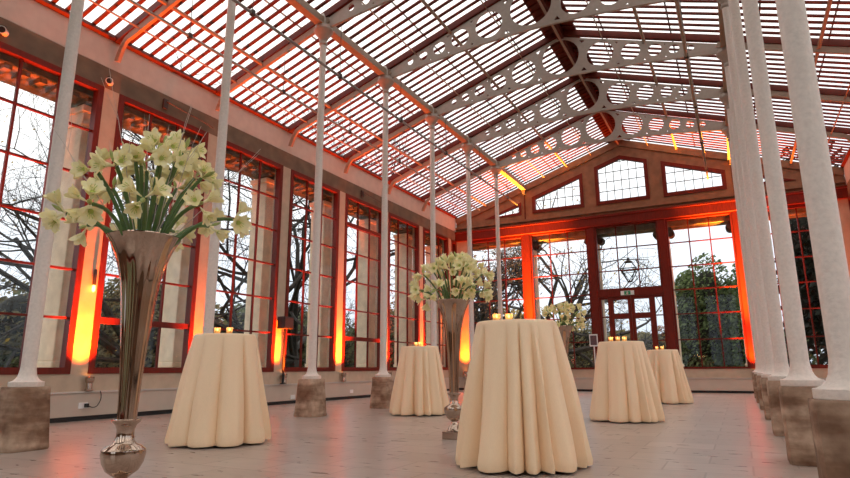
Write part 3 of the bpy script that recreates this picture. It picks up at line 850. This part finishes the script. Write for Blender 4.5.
# ------------------------------------------------------------------ outside: stone piers, portico, lantern
for k in range(0, 9):
    y = min(LY(k) + .10, YE - .3)
    t = thing('stone_pier', (XWL - .72, y, -.16), 'pale stone pier outside the left windows, %s from the front' % ORD[k + 1], 'pier', 'stone piers outside the left wall')
    MB().box(-.23, .23, -.22, .22, 1.07, 5.10).build('shaft', 'ext_stone', t, bevel=.02)
    b = MB().box(-.30, .30, -.30, .30, 0, .86); b.box(-.27, .27, -.265, .265, .86, .98); b.box(-.25, .25, -.24, .24, .98, 1.07); b.build('base', 'ext_stone', t, bevel=.02)
    c = MB().box(-.25, .25, -.245, .245, 5.10, 5.16); c.box(-.27, .27, -.265, .265, 5.34, 5.46)
    c.box(-.235, .235, -.225, .225, 5.16, 5.34); c.build('capital', 'ext_stone', t, bevel=.015)
m = MB().box(XWL - 1.15, XWL - .35, YS, YE + 1.2, 5.44, 6.2)
for i in range(int((YE - YS) / .27)):
    m.box(XWL - .75, XWL - .42, YS + i * .27, YS + i * .27 + .11, 5.36, 5.44)
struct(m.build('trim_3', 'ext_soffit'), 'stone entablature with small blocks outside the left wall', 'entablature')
def volute(mb, cx, cy, cz, r, w):
    for s in (-1, 1):
        mb.tube([(cx + s * .20, cy - w, cz), (cx + s * .20, cy + w, cz)], r, 18)
        mb.tube([(cx + s * .20, cy - w - .03, cz), (cx + s * .20, cy + w + .03, cz)], r * .35, 12)
for q, (x, lb) in enumerate(((XL + .02, 'behind the brightly lit left post'), (XC - 1.14, 'left of the door bay'), (XC + 1.14, 'right of the door bay'), (XR - .04, 'behind the right lit post'))):
    t = thing('ionic_column', (x, YE + .55, -.16), 'stone column with scrolled capital outside the end wall, %s' % lb, 'column', 'scroll topped stone columns outside the end wall')
    MB().lathe([(.20, 1.05), (.195, 2.5), (.165, 5.15)], 32).build('shaft', 'ext_stone', t, smooth=True)
    MB().lathe([(.29, .0), (.29, .8), (.27, .82), (.27, .90), (.23, .93), (.25, .98), (.205, 1.05)], 32).build('base', 'ext_stone', t, smooth=True)
    c = MB(); volute(c, 0, 0, 5.26, .135, .17); c.box(-.24, .24, -.19, .19, 5.32, 5.46); c.build('capital', 'ext_dark', t, smooth=True)
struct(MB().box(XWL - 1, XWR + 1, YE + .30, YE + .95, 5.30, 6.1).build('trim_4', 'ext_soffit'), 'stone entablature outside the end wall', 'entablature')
ln = thing('hanging_lantern', (-3.06, YE + .66, 3.62), 'tapering glass lantern hanging on a chain outside the door bay', 'lantern')
MB().tube([(0, 0, .78), (0, 0, 1.69)], .012, 6).build('chain', 'dark_metal', ln)
f = MB()
top = [(.37 * math.cos(a), .37 * math.sin(a), .43) for a in [pi / 4 + i * pi / 2 for i in range(4)]]
mid = [(.30 * math.cos(a), .30 * math.sin(a), .34) for a in [pi / 4 + i * pi / 2 for i in range(4)]]
bot = [(.08 * math.cos(a), .08 * math.sin(a), .0) for a in [pi / 4 + i * pi / 2 for i in range(4)]]
for i in range(4):
    j = (i + 1) % 4
    f.tube([top[i], top[j]], .018, 6); f.tube([mid[i], mid[j]], .012, 6); f.tube([top[i], bot[i]], .016, 6); f.tube([bot[i], bot[j]], .02, 6)
    f.tube([top[i], (top[i][0] * .35, top[i][1] * .35, .68)], .014, 6)
f.build('frame', 'dark_metal', ln)
MB().lathe([(.16, .66), (.13, .70), (.05, .74), (.05, .80), (.01, .82)], 14).build('crown', 'dark_metal', ln, smooth=True)
g = MB(); g.add(top + bot, [(0, 1, 5, 4), (1, 2, 6, 5), (2, 3, 7, 6), (3, 0, 4, 7)]); g.build('glass', 'glass', ln)

# ------------------------------------------------------------------ outside: trees, shrubs, house
def tree(name, loc, h, r, seed, label, mbark, levels=5, spread=.75, lean=(0, 0), trunk=.28, leaf=None, nleaf=0, group='bare trees outside', up=.12, leafsize=.09, nkid=(3, 4), limbs=None, limb_len=.35):
    rr = random.Random(seed); root = thing(name, loc, label, 'tree', group)
    tr, tw, lf = MB(), MB(), MB(); tips = []
    def grow(p, d, L, rad, lev):
        n = 5 if lev < 2 else 4; pts = [p.copy()]; dirs = []
        for i in range(n):
            g = p + root.location
            if g.x > -11.3 and g.y < YE + 2: d.x = -abs(d.x) - .3
            if g.y < YE + 3.2 and g.x > -11: d.y = abs(d.y) + .3
            d = (d + Vector((rr.uniform(-.22, .22), rr.uniform(-.22, .22), rr.uniform(-.14, .2)))).normalized()
            p = p + d * L / n; pts.append(p.copy()); dirs.append(d.copy())
        (tr if lev < 2 else tw).tube(pts, [rad * (1 - .5 * i / n) for i in range(n + 1)], (8, 6, 5, 4, 3, 3, 3)[lev], cap=False)
        if lev == 0 and limbs:
            for l in limbs: grow(pts[rr.randint(n - 2, n)], Vector(l).normalized(), h * limb_len * rr.uniform(.8, 1.15), rad * .5 * rr.uniform(.7, 1.05), 1)
            return
        if lev >= levels: tips.extend(pts[1:]); return
        k = rr.randint(*nkid) + (2 if lev == 0 else 0)
        for q in range(k):
            a = rr.random() * 6.28; i = rr.randint(2, n) if lev else rr.randint(3, n)
            b = dirs[i - 1]; s = b.orthogonal().normalized(); s = (s * math.cos(a) + b.cross(s) * math.sin(a))
            nd = (b * rr.uniform(.4, .9) + s * spread * rr.uniform(.7, 1.3) + Vector((0, 0, up))).normalized()
            grow(pts[i], nd, L * rr.uniform(.55, .82), rad * .52 * rr.uniform(.75, 1.1), lev + 1)
    grow(Vector((0, 0, -.1)), Vector((lean[0], lean[1], 1)).normalized(), h * trunk, r, 0)
    tr.build('trunk', mbark, root, smooth=True); tw.build('twigs', mbark, root)
    if leaf:
        for q in range(nleaf):
            c = rr.choice(tips) + Vector((rr.uniform(-.3, .3), rr.uniform(-.3, .3), rr.uniform(-.3, .2))); leafcard(lf, c, rr, leafsize)
        o = lf.build('leaves', leaf, root); o['kind'] = 'stuff'
    return root
def leafcard(mb, c, rr, s):
    d = Vector((rr.gauss(0, 1), rr.gauss(0, 1), rr.gauss(0, 1))).normalized(); e = d.orthogonal().normalized(); f = d.cross(e)
    a = s * rr.uniform(.6, 1.3)
    mb.add([c - e * a, c + f * a * .5 + d * a * .15, c + e * a, c - f * a * .5 - d * a * .1], [(0, 1, 2, 3)])
def bush(name, loc, rx, ry, rz, seed, label, leaf, n=2500, s=.16, cat='shrub', group=None, core=True):
    rr = random.Random(seed); root = thing(name, loc, label, cat, group)
    lob = [(Vector((rr.uniform(-.6, .6), rr.uniform(-.6, .6), rr.uniform(-.1, .65))), rr.uniform(.3, .52)) for _ in range(11)]
    lf = MB()
    for q in range(n):
        c, r = rr.choice(lob); d = Vector((rr.gauss(0, 1), rr.gauss(0, 1), rr.gauss(0, 1))).normalized()
        p = c + d * r * (1 - .35 * rr.random() ** 2)
        p = Vector((p.x * rx, p.y * ry, max(.02, (p.z * .72 + .33) * rz))); leafcard(lf, p, rr, s)
    o = lf.build('foliage', leaf, root); o['kind'] = 'stuff'
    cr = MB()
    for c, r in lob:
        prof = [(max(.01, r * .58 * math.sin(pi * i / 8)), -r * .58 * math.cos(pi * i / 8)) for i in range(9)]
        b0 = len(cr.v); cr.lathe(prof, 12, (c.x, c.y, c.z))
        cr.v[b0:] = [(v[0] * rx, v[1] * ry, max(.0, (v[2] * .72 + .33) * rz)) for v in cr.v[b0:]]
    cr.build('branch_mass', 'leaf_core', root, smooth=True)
    return root
G0 = -.16
# left side: a broad spreading bare tree, more behind
LF = [(.1, -1, .12), (-.3, -1, .3), (.25, -.9, .45), (-.1, -.8, .8), (.4, -.5, .8), (-.5, -.2, .9), (0, .1, 1), (.3, .6, .6), (-.3, .8, .4)]
tree('bare_tree', (-16.5, 20.0, G0), 15.5, .36, 3, 'large bare tree sweeping its limbs across the second and third left windows', 'bark', levels=6, spread=.8, lean=(-.0, -.12), trunk=.15, leaf='leaf_yellow', nleaf=160, up=.06, limbs=LF, limb_len=.40, leafsize=.06)
tree('bare_tree', (-17.0, 12.6, G0), 14, .24, 8, 'bare tree with fine branches outside the front left window', 'bark', levels=6, spread=.8, lean=(.0, -.15), trunk=.16, leaf='leaf_yellow', nleaf=260, up=.08, limbs=[(.1, -1, .35), (-.2, -1, .6), (.2, -.7, 1), (0, -.2, 1), (-.3, .5, .9), (.3, -.9, .15)], limb_len=.36, leafsize=.06)
tree('bare_tree', (-24, 30.0, G0), 14, .3, 21, 'grey bare tree seen through the fourth left window', 'bark', levels=6, spread=.75, trunk=.2, leaf='leaf_olive', nleaf=250)
tree('bare_tree', (-12.6, 29.0, G0), 14, .42, 14, 'grey bare tree beyond the left end of the end wall', 'bark2', levels=5, spread=.8, lean=(.05, 0), trunk=.3, leaf='leaf_rust', nleaf=2200, leafsize=.09)
tree('bare_tree', (-9.3, 31.0, G0), 14, .40, 33, 'gnarled bare tree beyond the second end window', 'bark2', levels=5, spread=.95, lean=(.08, 0), trunk=.16, leaf='leaf_yellow', nleaf=700, leafsize=.07, up=.05, limbs=[(1, .2, .4), (.9, -.2, .8), (.5, .3, 1), (.1, 0, 1), (-.6, .2, .9), (-.8, -.2, .4), (.8, .1, .15)], limb_len=.32)
tree('bare_tree', (-9.5, 47.0, G0), 13, .30, 51, 'bare tree with twiggy crown behind the door bay', 'bark2', levels=6, spread=.85, lean=(.15, 0), trunk=.2, up=.05, leaf='leaf_olive', nleaf=300)
bush('evergreen_tree', (-.9, 31.0, G0), 2.3, 2.2, 5.7, 60, 'dense dark evergreen filling the right end window', 'leaf_dark', 24000, .085, 'tree', 'evergreens beyond the end wall')
bush('evergreen_tree', (.75, 28.0, G0), 1.1, 1.6, 7.2, 61, 'taller dark conifer at the right edge of the right end window', 'leaf_dark', 14000, .08, 'tree', 'evergreens beyond the end wall')
for i, (x, y, z) in enumerate(((3.4, 25.5, 8.5), (6.2, 27.5, 9.5))):
    bush('yew_tree', (x, y, G0), 1.9, 1.7, z, 120 + i, ('near black yew behind the right aisle end window', 'near black yew at the far right beyond the end wall')[i], 'leaf_black', 6000, .15, 'tree', 'dark yews beyond the end wall')
bush('yew_tree', (6.2, 33.5, G0), 3.4, 1.8, 3.6, 130, 'low dark yew filling the foot of the right aisle end window', 'leaf_black', 4000, .15, 'tree', 'dark yews beyond the end wall')
SH = [((-22, 9, G0), 3, 4.5, 3.6, 'leaf_olive', 'olive shrub low outside the front left window'),
      ((-22, 17.5, G0), 3, 4, 4.0, 'leaf_olive', 'olive shrub outside the second left window'),
      ((-22, 25, G0), 3, 4, 4.0, 'leaf_mid', 'green shrub outside the third left window'),
      ((-20, 31, G0), 3, 4, 5.2, 'leaf_mid', 'tall green shrub outside the fourth left window'),
      ((-33, 52, G0), 4, 4, 8.0, 'leaf_rust', 'rust coloured tree behind the fifth left window'),
      ((-30, 45, G0), 2.6, 2.6, 4.2, 'leaf_mid', 'dark green bush below the rust coloured tree'),
      ((-19, 38, G0), 3, 3, 6.2, 'leaf_dark', 'dark evergreen shrub outside the sixth left window'),
      ((-11.0, 38, G0), 3.4, 2.5, 3.9, 'leaf_olive', 'olive bush beyond the second end window'),
      ((-16.5, 45, G0), 3.4, 2.5, 5.6, 'leaf_yellow', 'yellow leaved bush beyond the left end window'),
      ((-6.5, 42, G0), 2.6, 2.3, 3.2, 'leaf_olive', 'olive bush beyond the door'),
      ((-4.0, 52, G0), 3, 2.5, 4.6, 'leaf_rust', 'pinkish brown bush far beyond the door')]
HG = [((-30, 6 + 8.5 * i, G0), 3.2, 5.2, 5.4 + .5 * (i % 3), ('leaf_olive', 'leaf_mid')[i % 2], 'garden hedge far behind the left windows, %s from the front' % ORD[i + 1]) for i in range(5)]
HG += [((x, 47, G0), 4.2, 2.2, 3.4, 'leaf_mid', 'low green hedge far beyond the end wall, %s' % lb) for x, lb in ((1.0, 'behind the right end window'), (9.0, 'behind the right aisle window'), (16., 'at the far right'))]
HG += [((x, 58, G0), 4.5, 2.2, 4.2, 'leaf_olive', 'distant olive hedge beyond the end wall, %s' % lb) for x, lb in ((-14., 'left of the door'), (-22., 'far left'))]
for i, (loc, rx, ry, rz, lf, lb) in enumerate(HG):
    bush('garden_hedge', (loc[0], loc[1], G0 - .35), rx, ry, rz, 300 + i, lb, lf, 9000, .15, 'hedge', 'hedges around the garden')
for i, (loc, rx, ry, rz, lf, lb) in enumerate(SH):
    bush('shrub', loc, rx, ry, rz, 80 + i, lb, lf, 8000, .12, 'shrub', 'shrubs in the garden')
hs = thing('house', (-60, 86.5, G0), 'small pale house far beyond the fifth left window', 'house', rz=.5)
MB().box(-3, 3, -3, 3, 0, 3.2).build('walls', 'brick', hs)
MB().add([(-3.3, -3.3, 3.2), (3.3, -3.3, 3.2), (3.3, 3.3, 3.2), (-3.3, 3.3, 3.2), (-3.3, 0, 5.2), (3.3, 0, 5.2)], [(0, 1, 5, 4), (2, 3, 4, 5), (0, 4, 3), (1, 2, 5), (0, 3, 2, 1)]).build('roof', 'slate', hs)
for x in (-1.6, 1.2): MB().box(x - .5, x + .5, -3.05, -3.0, 1.2, 2.4).build('window', 'black', hs)

# ------------------------------------------------------------------ sky, camera, view
w = bpy.data.worlds.new('overcast_sky'); SC.world = w; w.use_nodes = True
nt = w.node_tree; bg = nt.nodes['Background']
tc = nt.nodes.new('ShaderNodeTexCoord'); sx = nt.nodes.new('ShaderNodeSeparateXYZ'); rp = nt.nodes.new('ShaderNodeValToRGB')
nt.links.new(tc.outputs['Generated'], sx.inputs[0])
nz = nt.nodes.new('ShaderNodeTexNoise'); nz.inputs['Scale'].default_value = 3; nz.inputs['Detail'].default_value = 5
nt.links.new(tc.outputs['Generated'], nz.inputs['Vector'])
ma = nt.nodes.new('ShaderNodeMath'); ma.operation = 'MULTIPLY_ADD'; ma.inputs[1].default_value = .22
nt.links.new(nz.outputs['Fac'], ma.inputs[0]); nt.links.new(sx.outputs['Z'], ma.inputs[2])
e = rp.color_ramp.elements; e[0].position = .06; e[0].color = (.36, .40, .46, 1); e[1].position = .62; e[1].color = (1, .94, .87, 1)
q = e.new(.26); q.color = (.62, .66, .72, 1)
nt.links.new(ma.outputs[0], rp.inputs[0]); nt.links.new(rp.outputs[0], bg.inputs['Color'])
bg.inputs['Strength'].default_value = 1.7

cam = bpy.data.cameras.new('camera'); co = bpy.data.objects.new('camera', cam); COL.objects.link(co)
F, yaw, pitch, roll = 590.41, .4812, .2163, -.0057
cam.sensor_fit = 'HORIZONTAL'; cam.sensor_width = 36; cam.lens = F / 850 * 36; cam.clip_end = 500; cam.clip_start = .05
fw = Vector((-math.sin(yaw) * math.cos(pitch), math.cos(yaw) * math.cos(pitch), math.sin(pitch)))
rt = Vector((math.cos(yaw), math.sin(yaw), 0)); up = rt.cross(fw)
r2 = rt * math.cos(roll) + up * math.sin(roll); u2 = up * math.cos(roll) - rt * math.sin(roll)
co.matrix_world = Matrix(((r2.x, u2.x, -fw.x, 0), (r2.y, u2.y, -fw.y, 0), (r2.z, u2.z, -fw.z, .76), (0, 0, 0, 1)))
SC.camera = co
vs = SC.view_settings; vs.view_transform = 'Standard'; vs.look = 'None'; vs.exposure = .22; vs.gamma = 1.; vs.use_curve_mapping = False
SC.cycles.use_denoising = True; SC.cycles.transparent_max_bounces = 24; SC.cycles.max_bounces = 8
SC.cycles.sample_clamp_indirect = 6
